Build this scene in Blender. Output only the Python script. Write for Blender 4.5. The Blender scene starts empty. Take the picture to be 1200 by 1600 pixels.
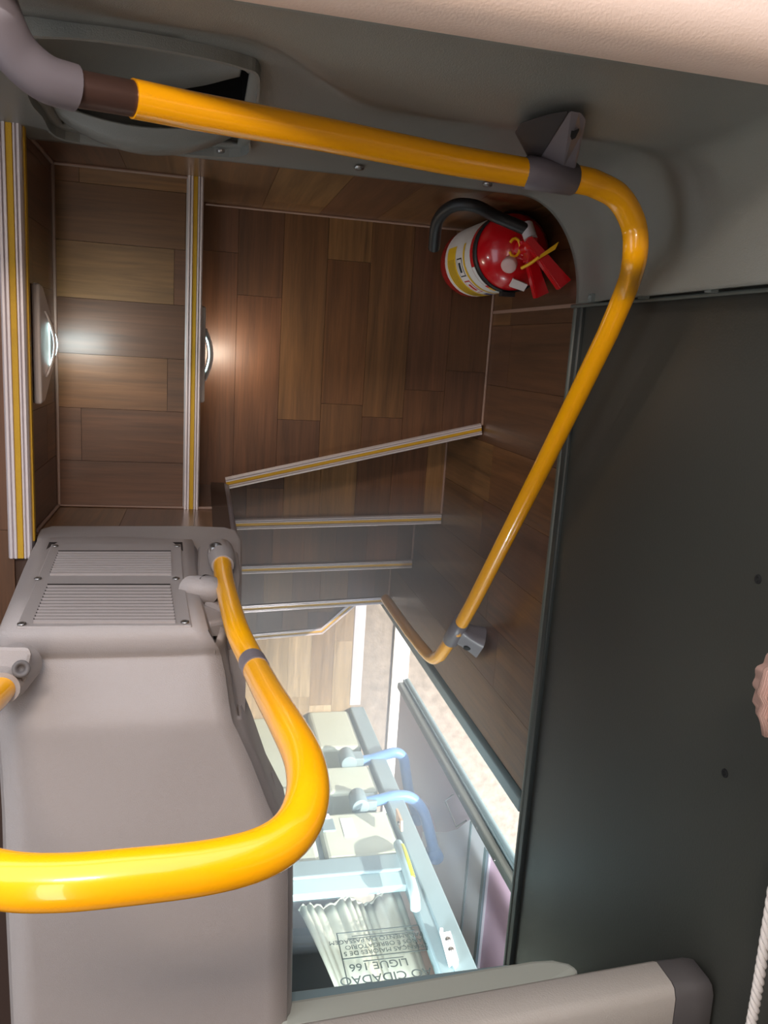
import bpy, bmesh, math, random
from mathutils import Vector, Matrix
from math import sin, cos, pi, sqrt

# ---------------------------------------------------------------- camera, light, exposure
# Work unit: one stair riser (0.25 m).  World origin = lower-deck floor below the camera.
S, ZC = 0.25, 11.725
F_PX, RA, RB, RC = 1242.5864, -0.2152, -0.2183, 0.0645      # solved from the stair edges of the photograph
CAM_R = Matrix.Rotation(RC, 3, 'Z') @ Matrix.Rotation(RB, 3, 'Y') @ Matrix.Rotation(RA, 3, 'X')
sc = bpy.context.scene
COL = sc.collection
cd = bpy.data.cameras.new('camera'); cam = bpy.data.objects.new('camera', cd); COL.objects.link(cam)
cd.sensor_fit = 'HORIZONTAL'; cd.sensor_width = 36.0; cd.lens = 36.0 * F_PX / 1200.0
cd.clip_start = 0.02; cd.clip_end = 200
cam.matrix_world = Matrix.Translation((0, 0, ZC * S)) @ CAM_R.to_4x4()
sc.camera = cam

wd = bpy.data.worlds.new('sky'); sc.world = wd; wd.use_nodes = True
wn = wd.node_tree; wn.nodes.clear()
w_out = wn.nodes.new('ShaderNodeOutputWorld'); w_bg = wn.nodes.new('ShaderNodeBackground')
w_tc = wn.nodes.new('ShaderNodeTexCoord'); w_sep = wn.nodes.new('ShaderNodeSeparateXYZ'); w_ramp = wn.nodes.new('ShaderNodeValToRGB')
w_ramp.color_ramp.elements[0].position = 0.0; w_ramp.color_ramp.elements[0].color = (1.0, .93, .86, 1)      # bright hazy horizon
w_ramp.color_ramp.elements[1].position = 0.9; w_ramp.color_ramp.elements[1].color = (.55, .74, 1.0, 1)      # blue overhead
wn.links.new(w_tc.outputs['Generated'], w_sep.inputs[0]); wn.links.new(w_sep.outputs[2], w_ramp.inputs[0])
w_bg.inputs['Strength'].default_value = 1.0
wn.links.new(w_ramp.outputs[0], w_bg.inputs[0]); wn.links.new(w_bg.outputs[0], w_out.inputs[0])
sl = bpy.data.lights.new('sun', 'SUN'); sl.energy = 3.2; sl.angle = math.radians(1.0); sl.color = (1.0, .95, .86)
so = bpy.data.objects.new('sun', sl); COL.objects.link(so)
so.rotation_euler = Vector((.55, .32, .77)).to_track_quat('Z', 'Y').to_euler()
sc.view_settings.view_transform = 'Standard'; sc.view_settings.look = 'None'
sc.view_settings.gamma = 1.0; sc.view_settings.use_curve_mapping = False
sc.view_settings.exposure = 1.65
sc.cycles.max_bounces = 10; sc.cycles.diffuse_bounces = 6; sc.cycles.glossy_bounces = 4
sc.cycles.use_denoising = True
sc.cycles.sample_clamp_indirect = 6.0

# ---------------------------------------------------------------- helpers
def U(px, x=None, y=None, z=None, d=None):
    """point of the scene (riser units, camera at 0) seen at photo pixel px on a plane, or at depth d"""
    v = CAM_R @ Vector(((px[0] - 600) / F_PX, -(px[1] - 800) / F_PX, -1.0))
    t = d if d is not None else (z / v.z if z is not None else (x / v.x if x is not None else y / v.y))
    return v * t
def W(p):
    return Vector((p[0] * S, p[1] * S, (p[2] + ZC) * S))
BASE = {}
def link(o): COL.objects.link(o); return o
def tag(o, label=None, cat=None, group=None, kind=None):
    if label: o['label'] = label
    if cat: o['category'] = cat
    if group: o['group'] = group
    if kind: o['kind'] = kind
    return o
def thing(name, base, label, cat, group=None):
    o = link(bpy.data.objects.new(name, None)); o.empty_display_size = .05
    o.location = W(base); BASE[o.name] = W(base)
    return tag(o, label, cat, group)
class MB:
    """collects verts (riser units) and faces for one mesh object"""
    def __init__(s): s.v = []; s.f = []; s.sm = []
    def add(s, vs, fs, smooth=False):
        n = len(s.v); s.v += [Vector(q) for q in vs]
        for f in fs: s.f.append([i + n for i in f]); s.sm.append(smooth)
        return s
    def box(s, lo, hi, mat=None):
        x0, y0, z0 = lo; x1, y1, z1 = hi
        vs = [(x0,y0,z0),(x1,y0,z0),(x1,y1,z0),(x0,y1,z0),(x0,y0,z1),(x1,y0,z1),(x1,y1,z1),(x0,y1,z1)]
        if mat is not None: vs = [mat @ Vector(q) for q in vs]
        return s.add(vs, [(3,2,1,0),(4,5,6,7),(0,1,5,4),(1,2,6,5),(2,3,7,6),(3,0,4,7)])
    def prism(s, poly, vec, smooth=False):
        """polygon (3D points) pushed along vec"""
        n = len(poly); vec = Vector(vec); a = [Vector(q) for q in poly]
        nrm = Vector((0,0,0))
        for i in range(n): nrm += a[i].cross(a[(i+1) % n])
        if nrm.dot(vec) > 0: a.reverse()
        k = len(s.v); s.v += a + [q + vec for q in a]
        s.f.append([k+i for i in range(n)]); s.sm.append(False)
        s.f.append([k+n+i for i in reversed(range(n))]); s.sm.append(False)
        for i in range(n):
            j = (i+1) % n
            s.f.append([k+i, k+n+i, k+n+j, k+j]); s.sm.append(smooth)
        return s
    def grid(s, rows, smooth=True, closed=False, flip=False):
        m = len(rows[0]); vs = [q for r in rows for q in r]; fs = []
        for i in range(len(rows) - 1):
            for j in range(m if closed else m - 1):
                a, b = i*m + j, i*m + (j+1) % m
                f = (a, b, b+m, a+m); fs.append(f[::-1] if flip else f)
        return s.add(vs, fs, smooth)
    def tube(s, path, r, seg=20, cap=True):
        P = [Vector(q) for q in path]; n = len(P); rs = r if isinstance(r, (list, tuple)) else [r]*n
        T = [(P[min(i+1,n-1)] - P[max(i-1,0)]).normalized() for i in range(n)]
        u = T[0].orthogonal().normalized(); rows = []
        for i in range(n):
            u = (u - T[i]*u.dot(T[i])).normalized(); w = T[i].cross(u)
            rows.append([P[i] + (u*cos(2*pi*k/seg) + w*sin(2*pi*k/seg))*rs[i] for k in range(seg)])
        s.grid(rows, True, True)
        if cap:
            k = len(s.v); s.v += rows[0] + rows[-1]
            s.f.append([k+i for i in reversed(range(seg))]); s.sm.append(False)
            s.f.append([k+seg+i for i in range(seg)]); s.sm.append(False)
        return s
    def lathe(s, c, axis, prof, seg=28):
        """prof: (t along axis, radius)"""
        c = Vector(c); a = Vector(axis).normalized(); u = a.orthogonal().normalized(); w = a.cross(u)
        rows = [[c + a*t + (u*cos(2*pi*k/seg) + w*sin(2*pi*k/seg))*max(r, 1e-4) for k in range(seg)] for t, r in prof]
        return s.grid(rows, True, True)
def obj(name, mb, m, parent=None, bevel=0, kind=None, color=None, label=None, seg=2, solid=0, sub=0):
    me = bpy.data.meshes.new(name); o = link(bpy.data.objects.new(name, me))
    pts = [W(q) for q in mb.v]
    if parent is not None:
        b = BASE[parent.name]
    else:
        b = Vector(((min(q.x for q in pts)+max(q.x for q in pts))/2, (min(q.y for q in pts)+max(q.y for q in pts))/2, min(q.z for q in pts)))
        o.location = b
    BASE[o.name] = b
    me.from_pydata([q - b for q in pts], [], mb.f)
    for pl, sm in zip(me.polygons, mb.sm): pl.use_smooth = sm
    me.materials.append(m)
    if parent is not None: o.parent = parent
    if sub:
        md = o.modifiers.new('sub', 'SUBSURF'); md.levels = md.render_levels = sub
    if solid:
        md = o.modifiers.new('solid', 'SOLIDIFY'); md.thickness = solid*S; md.offset = -1
    if bevel:
        md = o.modifiers.new('bevel', 'BEVEL'); md.width = bevel*S; md.segments = seg; md.limit_method = 'ANGLE'; md.angle_limit = math.radians(35)
    if color: o.color = (*color, 1)
    if kind: o['kind'] = kind
    if label: o['label'] = label
    return o
def spline(pts, n=10):
    """Catmull-Rom through pts"""
    P = [Vector(q) for q in pts]; P = [2*P[0]-P[1]] + P + [2*P[-1]-P[-2]]; out = []
    for i in range(1, len(P)-2):
        a, b, c, d = P[i-1:i+3]
        for k in range(n):
            t = k/n
            out.append(.5*((2*b) + (c-a)*t + (2*a-5*b+4*c-d)*t*t + (3*b-a-3*c+d)*t**3))
    return out + [P[-2]]
def smooth(a, b, x):
    t = min(1, max(0, (x-a)/(b-a))); return t*t*(3-2*t)

# ---------------------------------------------------------------- materials
def srgb(r, g, b):
    return tuple((c/255/12.92 if c/255 <= .04045 else ((c/255+.055)/1.055)**2.4) for c in (r, g, b))
def mat(name, col, rough=.5, metal=0, bump=0, bscale=200, var=0, vscale=6, coat=0, emit=None, estr=0, spec=.5, alpha=1, trans=0):
    m = bpy.data.materials.new(name); m.use_nodes = True; nt = m.node_tree; b = nt.nodes['Principled BSDF']
    b.inputs['Base Color'].default_value = (*col, 1); b.inputs['Roughness'].default_value = rough
    b.inputs['Metallic'].default_value = metal; b.inputs['Coat Weight'].default_value = coat
    b.inputs['Specular IOR Level'].default_value = spec
    b.inputs['Alpha'].default_value = alpha; b.inputs['Transmission Weight'].default_value = trans
    tc = nt.nodes.new('ShaderNodeTexCoord')
    if var:
        n = nt.nodes.new('ShaderNodeTexNoise'); n.inputs['Scale'].default_value = vscale; n.inputs['Detail'].default_value = 6
        mr = nt.nodes.new('ShaderNodeMapRange'); mr.inputs[3].default_value = 1-var; mr.inputs[4].default_value = 1+var
        hsv = nt.nodes.new('ShaderNodeHueSaturation'); hsv.inputs['Color'].default_value = (*col, 1)
        nt.links.new(tc.outputs['Object'], n.inputs['Vector']); nt.links.new(n.outputs[0], mr.inputs[0])
        nt.links.new(mr.outputs[0], hsv.inputs['Value']); nt.links.new(hsv.outputs[0], b.inputs['Base Color'])
    if bump:
        n2 = nt.nodes.new('ShaderNodeTexNoise'); n2.inputs['Scale'].default_value = bscale; n2.inputs['Detail'].default_value = 3
        bp = nt.nodes.new('ShaderNodeBump'); bp.inputs['Strength'].default_value = bump; bp.inputs['Distance'].default_value = .002
        nt.links.new(tc.outputs['Object'], n2.inputs['Vector']); nt.links.new(n2.outputs[0], bp.inputs['Height'])
        nt.links.new(bp.outputs[0], b.inputs['Normal'])
    if emit:
        b.inputs['Emission Color'].default_value = (*emit, 1); b.inputs['Emission Strength'].default_value = estr
    return m
def wood(name, axis, rough=.42, coat=.12):
    """printed wood: tone from each plank's own colour, grain stretched along axis"""
    m = bpy.data.materials.new(name); m.use_nodes = True; nt = m.node_tree; b = nt.nodes['Principled BSDF']; L = nt.links.new
    tc = nt.nodes.new('ShaderNodeTexCoord'); oi = nt.nodes.new('ShaderNodeObjectInfo')
    mp = nt.nodes.new('ShaderNodeMapping'); sv = [46, 46, 46]; sv[axis] = 2.4; mp.inputs['Scale'].default_value = sv
    L(tc.outputs['Object'], mp.inputs['Vector'])
    ad = nt.nodes.new('ShaderNodeVectorMath'); ad.operation = 'ADD'
    rn = nt.nodes.new('ShaderNodeMath'); rn.operation = 'MULTIPLY'; rn.inputs[1].default_value = 37.0
    L(oi.outputs['Random'], rn.inputs[0]); L(mp.outputs[0], ad.inputs[0]); L(rn.outputs[0], ad.inputs[1])
    n1 = nt.nodes.new('ShaderNodeTexNoise'); n1.inputs['Scale'].default_value = 1.0; n1.inputs['Detail'].default_value = 7; n1.inputs['Roughness'].default_value = .65
    n1.inputs['Distortion'].default_value = .6
    n2 = nt.nodes.new('ShaderNodeTexNoise'); n2.inputs['Scale'].default_value = 5.0; n2.inputs['Detail'].default_value = 4
    L(ad.outputs[0], n1.inputs['Vector']); L(ad.outputs[0], n2.inputs['Vector'])
    mix = nt.nodes.new('ShaderNodeMath'); mix.operation = 'MULTIPLY_ADD'; mix.inputs[1].default_value = .35
    L(n2.outputs[0], mix.inputs[0]); L(n1.outputs[0], mix.inputs[2])
    mr = nt.nodes.new('ShaderNodeMapRange'); mr.inputs[1].default_value = .42; mr.inputs[2].default_value = .95; mr.inputs[3].default_value = .5; mr.inputs[4].default_value = 1.48
    L(mix.outputs[0], mr.inputs[0])
    mul = nt.nodes.new('ShaderNodeMix'); mul.data_type = 'RGBA'; mul.blend_type = 'MULTIPLY'; mul.inputs[0].default_value = 1
    L(oi.outputs['Color'], mul.inputs[6]); L(mr.outputs[0], mul.inputs[7]); L(mul.outputs[2], b.inputs['Base Color'])
    b.inputs['Roughness'].default_value = rough; b.inputs['Coat Weight'].default_value = coat; b.inputs['Coat Roughness'].default_value = .22
    bp = nt.nodes.new('ShaderNodeBump'); bp.inputs['Strength'].default_value = .12; bp.inputs['Distance'].default_value = .001
    L(n2.outputs[0], bp.inputs['Height']); L(bp.outputs[0], b.inputs['Normal'])
    return m
M = dict(
    wood_x=wood('wood_grain_x', 0), wood_y=wood('wood_grain_y', 1), wood_z=wood('wood_grain_z', 2, .4, .5),
    joint=mat('dark_joint', srgb(70, 50, 40), .7),
    bead=mat('sealant', srgb(140, 112, 98), .5),
    lining=mat('grey_moulding', srgb(126, 128, 123), .36, bump=.25, bscale=900, var=.05, vscale=5),
    darkpanel=mat('dark_laminate', srgb(58, 59, 55), .36, bump=.08, bscale=300, var=.08, vscale=4),
    plastic=mat('warm_grey_plastic', srgb(160, 152, 149), .45, bump=.25, bscale=1100, var=.03),
    plastic_d=mat('slot_dark', srgb(38, 31, 29), .8),
    ledge=mat('cream_ledge', srgb(244, 222, 208), .55, bump=.18, bscale=420, var=.04),
    alu=mat('aluminium', srgb(214, 206, 208), .32, metal=.35),
    yellowgrip=mat('yellow_grip', srgb(196, 152, 22), .6, bump=.3, bscale=600, var=.12, vscale=30),
    yellow=mat('yellow_rail', srgb(251, 175, 5), .22, coat=.5, bump=.05, bscale=120),
    bracket=mat('grey_bracket', srgb(108, 103, 110), .4),
    pipe=mat('bare_pipe', srgb(92, 70, 64), .4, metal=.6, var=.2, vscale=12),
    black=mat('black_rubber', srgb(22, 22, 24), .5),
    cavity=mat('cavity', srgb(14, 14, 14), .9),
    steel=mat('steel', srgb(150, 148, 146), .3, metal=.9),
    red=mat('red_enamel', srgb(190, 10, 22), .25, coat=.4),
    label=mat('label_white', srgb(215, 208, 205), .5),
    labely=mat('label_yellow', srgb(220, 175, 30), .5),
    ink=mat('ink', srgb(38, 44, 48), .6),
    noticeink=mat('notice_ink', srgb(60, 68, 66), .6),
    inkred=mat('ink_red', srgb(190, 40, 40), .6),
    yellowtag=mat('yellow_tag', srgb(235, 175, 20), .45),
    trimdark=mat('trim_dark', srgb(50, 56, 56), .4),
    trimgrey=mat('trim_grey', srgb(120, 128, 126), .4),
    trimlight=mat('trim_light', srgb(88, 94, 90), .35),
    beige=mat('cream_housing', srgb(188, 196, 178), .5, bump=.1, var=.02),
    paper=mat('paper', srgb(248, 248, 246), .7),
    arm=mat('blue_grey_arm', srgb(96, 138, 188), .35),  # grey-white tubes, with the sky's reflection put into the blue
    paleblue=mat('pale_blue', srgb(160, 188, 190), .45),
    frame=mat('frame_grey', srgb(126, 146, 150), .4),
    curtain=mat('curtain_cloth', srgb(190, 184, 172), .8, bump=.2, bscale=700),
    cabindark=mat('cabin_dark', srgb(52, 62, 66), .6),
    leaf=mat('leaf_mauve', srgb(200, 184, 192), .35, var=.04, vscale=3),
    leafwhite=mat('leaf_white', srgb(226, 228, 232), .35),
    leafpink=mat('leaf_pink', srgb(240, 204, 224), .35),
    ground=mat('concrete', srgb(140, 129, 117), .9, bump=.8, bscale=60, var=.5, vscale=26),
    kerb=mat('kerb_paint', srgb(236, 232, 224), .8, var=.05, vscale=14),
    shell=mat('shell', srgb(170, 166, 160), .7),
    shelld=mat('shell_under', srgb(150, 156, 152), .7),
    pinkcloth=mat('pink_cloth', srgb(186, 150, 138), .85),
    rope=mat('rope', srgb(214, 208, 204), .8),
    pad=mat('cream_pad', srgb(186, 178, 170), .55, bump=.3, bscale=500, var=.04),
    padgrey=mat('pad_grey', srgb(96, 92, 92), .6),
    lip=mat('lip_grey', srgb(168, 170, 160), .5, var=.05, vscale=9),
    lens=mat('lamp_lens', srgb(200, 240, 245), .3, emit=(.62, .95, 1.0), estr=2.2),
    lampbody=mat('lamp_body', srgb(222, 212, 208), .4),
)
def ribbed():
    m = M['pinkcloth']; nt = m.node_tree; b = nt.nodes['Principled BSDF']
    tc = nt.nodes.new('ShaderNodeTexCoord'); wv = nt.nodes.new('ShaderNodeTexWave'); wv.inputs['Scale'].default_value = 260; wv.bands_direction = 'Z'
    bp = nt.nodes.new('ShaderNodeBump'); bp.inputs['Strength'].default_value = .7; bp.inputs['Distance'].default_value = .002
    nt.links.new(tc.outputs['Object'], wv.inputs['Vector']); nt.links.new(wv.outputs[0], bp.inputs['Height']); nt.links.new(bp.outputs[0], b.inputs['Normal'])
ribbed()
def glassmat():
    m = bpy.data.materials.new('glass'); m.use_nodes = True; nt = m.node_tree; nt.nodes.clear()
    o = nt.nodes.new('ShaderNodeOutputMaterial'); t = nt.nodes.new('ShaderNodeBsdfTransparent'); g = nt.nodes.new('ShaderNodeBsdfGlossy'); mx = nt.nodes.new('ShaderNodeMixShader')
    t.inputs[0].default_value = (.95, .98, .97, 1); g.inputs[0].default_value = (.9, .97, 1, 1); g.inputs['Roughness'].default_value = .03
    fr = nt.nodes.new('ShaderNodeFresnel'); fr.inputs[0].default_value = 1.5
    ge = nt.nodes.new('ShaderNodeNewGeometry'); iv = nt.nodes.new('ShaderNodeMath'); iv.operation = 'SUBTRACT'; iv.inputs[0].default_value = 1.0
    ml = nt.nodes.new('ShaderNodeMath'); ml.operation = 'MULTIPLY'
    nt.links.new(ge.outputs['Backfacing'], iv.inputs[1]); nt.links.new(fr.outputs[0], ml.inputs[0]); nt.links.new(iv.outputs[0], ml.inputs[1]); nt.links.new(ml.outputs[0], mx.inputs[0]); nt.links.new(t.outputs[0], mx.inputs[1]); nt.links.new(g.outputs[0], mx.inputs[2]); nt.links.new(mx.outputs[0], o.inputs[0])
    return m
M['glass'] = glassmat()

# ---------------------------------------------------------------- planks
WOODS = [srgb(*c) for c in ((100,68,40),(90,59,37),(106,73,43),(118,84,50),(96,63,42),(86,56,37),(106,70,41),(124,90,54),(94,60,38))]
SUNLIT_WOODS = [srgb(*c) for c in ((150,130,100),(142,120,92),(158,140,112),(136,114,88),(152,134,106))]  # same vinyl as the stairs, with sun and glare put into its colour
def clip(poly, a, b, c):
    """keep a*u+b*v<=c"""
    out = []
    for i in range(len(poly)):
        p, q = poly[i], poly[(i+1) % len(poly)]
        dp, dq = a*p[0]+b*p[1]-c, a*q[0]+b*q[1]-c
        if dp <= 0: out.append(p)
        if (dp < 0) != (dq < 0) and abs(dp-dq) > 1e-9:
            t = dp/(dp-dq); out.append((p[0]+(q[0]-p[0])*t, p[1]+(q[1]-p[1])*t))
    return out
def planks(parent, poly, to3, nrm, width, m, seed, off=0, pal=WOODS, along=1, lmin=1.2, lmax=2.6, thick=.03, gap=.0012):
    """cover poly (2D) with separate planks that run along 2D axis `along`"""
    rnd = random.Random(seed); ac = 1-along
    lo, hi = min(p[ac] for p in poly), max(p[ac] for p in poly)
    l0, l1 = min(p[along] for p in poly), max(p[along] for p in poly)
    s = lo - off*width; last = None
    while s < hi - 1e-4:
        e = s + width; t = l0 - rnd.uniform(0, 1.0)
        while t < l1:
            te = t + rnd.uniform(lmin, lmax); q = poly
            ex = [0, 0]; ex[ac] = 1; ey = [0, 0]; ey[along] = 1
            for a, c in ((ex, e-gap), ([-k for k in ex], -(s+gap)), (ey, te-gap), ([-k for k in ey], -(t+gap))):
                q = clip(q, a[0], a[1], c)
                if not q: break
            if len(q) >= 3:
                ar = abs(sum(q[i][0]*q[(i+1)%len(q)][1]-q[(i+1)%len(q)][0]*q[i][1] for i in range(len(q))))/2
                if ar > .004:
                    c = rnd.choice([k for k in pal if k != last]); last = c
                    j = rnd.uniform(.9, 1.1)
                    obj('plank', MB().prism([to3(*k) for k in q], Vector(nrm)*thick), m, parent, color=[k*j for k in c])
            t = te
        s = e
# ---------------------------------------------------------------- dimensions of the stairwell (riser units, camera = 0)
dL = 6.725
L0, L1, L2, L3, L4, L5, L6, LF = [-(dL-2)-k for k in range(8)]
XR, YF, YR, X0 = 2.437, 1.036, -1.197, -.959
ZT = -5.06            # seam between wood wall and dark panel
YJ, YP = -3.34, -5.75 # front door jamb, rear partition
XL = .22              # left wall of the lower flight

# ---------------------------------------------------------------- setting
def struct(name, mb, m, **k):
    o = obj(name, mb, m, **k); o['kind'] = 'structure'; return o
fl = struct('floor', MB().box((-7, -12, LF-.4), (2.43, YJ+.6, LF-.03)), M['joint'])
planks(fl, [(.3, -6.4), (2.43, -6.4), (2.43, -3.3), (.3, -3.3)], lambda u, v: Vector((u, v, LF-.03)), (0,0,1), .36, M['wood_y'], 5, pal=SUNLIT_WOODS, lmin=1.2, lmax=2.4)
fu = struct('floor', MB().box((-7, -12, L0-.3), (-1.0, 1.1, L0-.03)).box((-1.0, -12, L0-.3), (XL-.02, YR-.05, L0-.03)).box((XL-.02, -12, L0-.3), (XR, -4.9, L0)), M['joint'])
planks(fu, [(-2.2, -2.6), (-1.03, -2.6), (-1.03, YF), (-2.2, YF)], lambda u, v: Vector((u, v, L0-.03)), (0,0,1), .36, M['wood_y'], 8)
struct('wall_front', MB().box((-7, YF+.6, LF), (2.5, YF+.75, -2.3)), M['cavity'])
wf = struct('wall_front', MB().box((-1.2, YF+.03, -12), (2.5, YF+.25, -4.8)), M['joint'])
planks(wf, [(X0, L1), (-.03, L1), (-.03, -4.82), (X0, -4.82)], lambda u, v: Vector((u, YF+.03, v)), (0,-1,0), .46, M['wood_z'], 21, lmin=2, lmax=3)
planks(wf, [(-.03, L2), (XR, L2), (XR, -4.82), (-.03, -4.82)], lambda u, v: Vector((u, YF+.03, v)), (0,-1,0), .46, M['wood_z'], 22, lmin=.9, lmax=2.2)
wr = struct('wall_right', MB().box((XR+.03, YJ+.02, -12), (XR+.16, 1.3, ZT)).box((XR+.03, -12, ZT-.12), (XR+.16, YJ+.02, ZT)), M['joint'])
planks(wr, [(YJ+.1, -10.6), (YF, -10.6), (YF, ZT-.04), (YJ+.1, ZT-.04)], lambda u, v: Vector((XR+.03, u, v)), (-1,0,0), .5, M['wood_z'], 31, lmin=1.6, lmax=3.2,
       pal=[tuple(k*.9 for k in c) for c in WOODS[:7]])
wr2 = struct('wall_right', MB().box((XR, -12, ZT), (XR+.16, 2.4, 2.6)), M['darkpanel'])
for q in ((1185, 905), (1133, 1208)):
    p = U(q, x=XR); obj('rivet', MB().lathe(p, (-1, 0, 0), [(0, .022), (.006, .02), (.009, .012), (.003, .007)], 14), M['cavity'], wr2)
# trims
struct('trim_1', MB().box((XR-.035, -12, ZT-.02), (XR+.01, .36, ZT+.022)), M['trimlight'], bevel=.012)
struct('trim_2', MB().box((XR-.03, -12, ZT+.025), (XR+.01, 1.0, ZT+.1)), M['trimdark'], bevel=.012)
struct('trim_3', MB().box((XR-.03, YJ-.06, LF), (XR+.2, YJ+.06, ZT-.04)), M['frame'], bevel=.015)
struct('trim_4', MB().box((XR-.03, YP-.12, LF), (XR+.2, YP+.07, ZT-.04)), M['frame'], bevel=.02)
struct('trim_5', MB().box((XR-.04, YP+.1, LF-.02), (XR+.14, YJ-.06, LF+.012)), M['alu'], bevel=.01)        # door sill
struct('trim_6', MB().box((XR-.01, .36, -6.7), (XR+.005, .385, ZT)), M['bead'])
# rest of the shell, mostly out of view
struct('ceiling', MB().box((-7, -12, 2.6), (2.6, 2.4, 2.8)), M['shell'])
struct('ceiling', MB().box((-7, -12, L0-.42), (XL-.05, YJ+.1, L0-.32)).box((XL-.05, -12, L0-.42), (XR, -4.95, L0-.32)), M['shelld'])
struct('wall_left', MB().box((-7.2, -12, LF), (-7, 2.4, -1.6)).box((-7.2, -12, 1.9), (-7, 2.4, 2.6)).box((-7.2, -12, -1.6), (-7, -9, 1.9)), M['shell'])
struct('wall_rear', MB().box((-7, -12.2, LF), (2.6, -12, 2.6)), M['shell'])
wl = struct('wall_left', MB().box((XL-.14, YJ-.2, LF), (XL-.03, YR+.02, L0-.31)), M['joint'])
planks(wl, [(YJ-.2, LF), (YR-.05, LF), (YR-.05, L0-.32), (YJ-.2, L0-.32)], lambda u, v: Vector((XL-.03, u, v)), (1,0,0), .6, M['wood_z'], 41, lmin=2, lmax=4)
# rear wall of the upper stair flight and its corner strip
wrr = struct('wall_rear', MB().box((-1.3, YR-.2, LF), (XL-.03, YR-.03, L0-.31)), M['joint'])
planks(wrr, [(X0, L1), (-.03, L1), (-.03, -4.9), (X0, -4.9)], lambda u, v: Vector((u, YR-.03, v)), (0,1,0), .46, M['wood_z'], 51, lmin=2, lmax=3)
planks(wrr, [(-.03, L2), (XL-.05, L2), (XL-.05, -4.9), (-.03, -4.9)], lambda u, v: Vector((u, YR-.03, v)), (0,1,0), .46, M['wood_z'], 52, lmin=2, lmax=3)
struct('trim_7', MB().box((XL-.06, YR-.07, L3), (XL+.012, YR+.012, -4.9)), M['bracket'], bevel=.02)
# ground outside
struct('floor', MB().box((-80, -80, -13.6), (80, 80, -13.3)), M['ground'])
tag(obj('kerb_line', MB().box((3.47, -30, -13.3), (3.78, 8, -13.24)), M['kerb'], bevel=.02), 'white painted kerb line on the ground outside the open door', 'kerb line')

# ---------------------------------------------------------------- staircase
st = thing('staircase', (1.0, -1.5, LF), 'winding bus staircase with wood-print treads and aluminium step edges', 'staircase')
def tread(poly, z, along, m, seed, width=.36, pal=WOODS, lmin=1.0, lmax=2.4, off=.4):
    t = obj('tread', MB().prism([(x, y, z-.25) for x, y in poly], (0, 0, .22)), M['joint'], st)
    planks(t, poly, lambda u, v: Vector((u, v, z-.03)), (0,0,1), width, m, seed, along=along, off=off, pal=pal, lmin=lmin, lmax=lmax)
    return t
tread([(X0, YR), (-.03, YR), (-.03, YF), (X0, YF)], L1, 0, M['wood_x'], 3, off=.1, lmin=.6, lmax=1.6)
tread([(-.03, YR), (.2, YR), (2.43, -.63), (2.43, YF), (-.03, YF)], L2, 1, M['wood_y'], 14, off=.2)
tread([(XL, -1.8), (2.43, -1.72), (2.43, -.6), (XL, -1.1)], L3, 1, M['wood_y'], 15)
tread([(XL, -2.55), (2.43, -2.47), (2.43, -1.6), (XL, -1.7)], L4, 1, M['wood_y'], 16)
tread([(XL, -3.35), (2.43, -3.25), (2.43, -2.4), (XL, -2.5)], L5, 1, M['wood_y'], 17)
tread([(XL, -4.1), (1.72, -4.02), (2.42, -3.36), (2.42, -3.2), (XL, -3.3)], L6, 1, M['wood_y'], 18)
def riser(p0, p1, zlo, zhi, inward, seed=None, m='wood_z'):
    """upright board below a step edge, set back under it"""
    a, b = Vector((*p0, 0)), Vector((*p1, 0)); n = Vector((*inward, 0))
    r = obj('riser', MB().prism([(a.x, a.y, zlo), (b.x, b.y, zlo), (b.x, b.y, zhi-.2), (a.x, a.y, zhi-.2)], n*.1), M['joint'] if seed else M['wood_y'], st, color=WOODS[1])
    if seed:
        L = (b-a).length; d = (b-a)/L
        planks(r, [(0, zlo), (L, zlo), (L, zhi-.04), (0, zhi-.04)], lambda u, v: a + d*u + Vector((0, 0, v)), -n, .36, M['wood_z'], seed, lmin=1.1, lmax=2)
riser((X0-.03, YR), (X0-.03, YF), L1, L0, (-1, 0), 61)
riser((-.06, YR), (-.06, YF), L2, L1, (-1, 0), 62)
riser((.2, -1.15), (2.43, -.58), L3, L2, (.15, 1))
riser((XL, -1.7), (2.43, -1.6), L4, L3, (0, 1))
riser((XL, -2.45), (2.43, -2.37), L5, L4, (0, 1))
riser((XL, -3.25), (2.43, -3.15), L6, L5, (0, 1))
riser((XL, -4.02), (1.68, -3.94), LF, L6, (0, 1)); riser((1.68, -3.94), (2.4, -3.3), LF, L6, (-.6, .7))
def nosing(path, inward_w, z, name='nosing', lip=.09):
    """ridged aluminium edge along a polyline of the outer edge; inward_w = width vector per vertex"""
    prof = [(0, -lip), (0, .012), (.07, .026), (.16, .026), (.2, .012), (.24, .026), (.3, .026), (.34, .01), (.58, .01), (.62, .026), (.72, .026), (.76, .012), (.8, .026), (.9, .026), (1, .004), (1, -.03), (.12, -.03), (.1, -lip)]
    rows = [[Vector((p[0]+w[0]*t, p[1]+w[1]*t, z+h)) for t, h in prof] for p, w in zip(path, inward_w)]
    mb = MB().grid(rows, False, True)
    for r in (rows[0], rows[-1]):
        k = len(mb.v); mb.v += r; mb.f.append(list(range(k, k+len(r)))); mb.sm.append(False)
    o = obj(name, mb, M['alu'], st)
    rows = [[Vector((p[0]+w[0]*t, p[1]+w[1]*t, z+h)) for t, h in ((.34, .008), (.36, .02), (.59, .02), (.61, .008))] for p, w in zip(path, inward_w)]
    obj('grip_strip', MB().grid(rows, False, True), M['yellowgrip'], o, label='yellow anti-slip strip')
    return o
n0 = nosing([(-.932, -1.29), (-.932, YF)], [(-.125, 0)]*2, L0)
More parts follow.
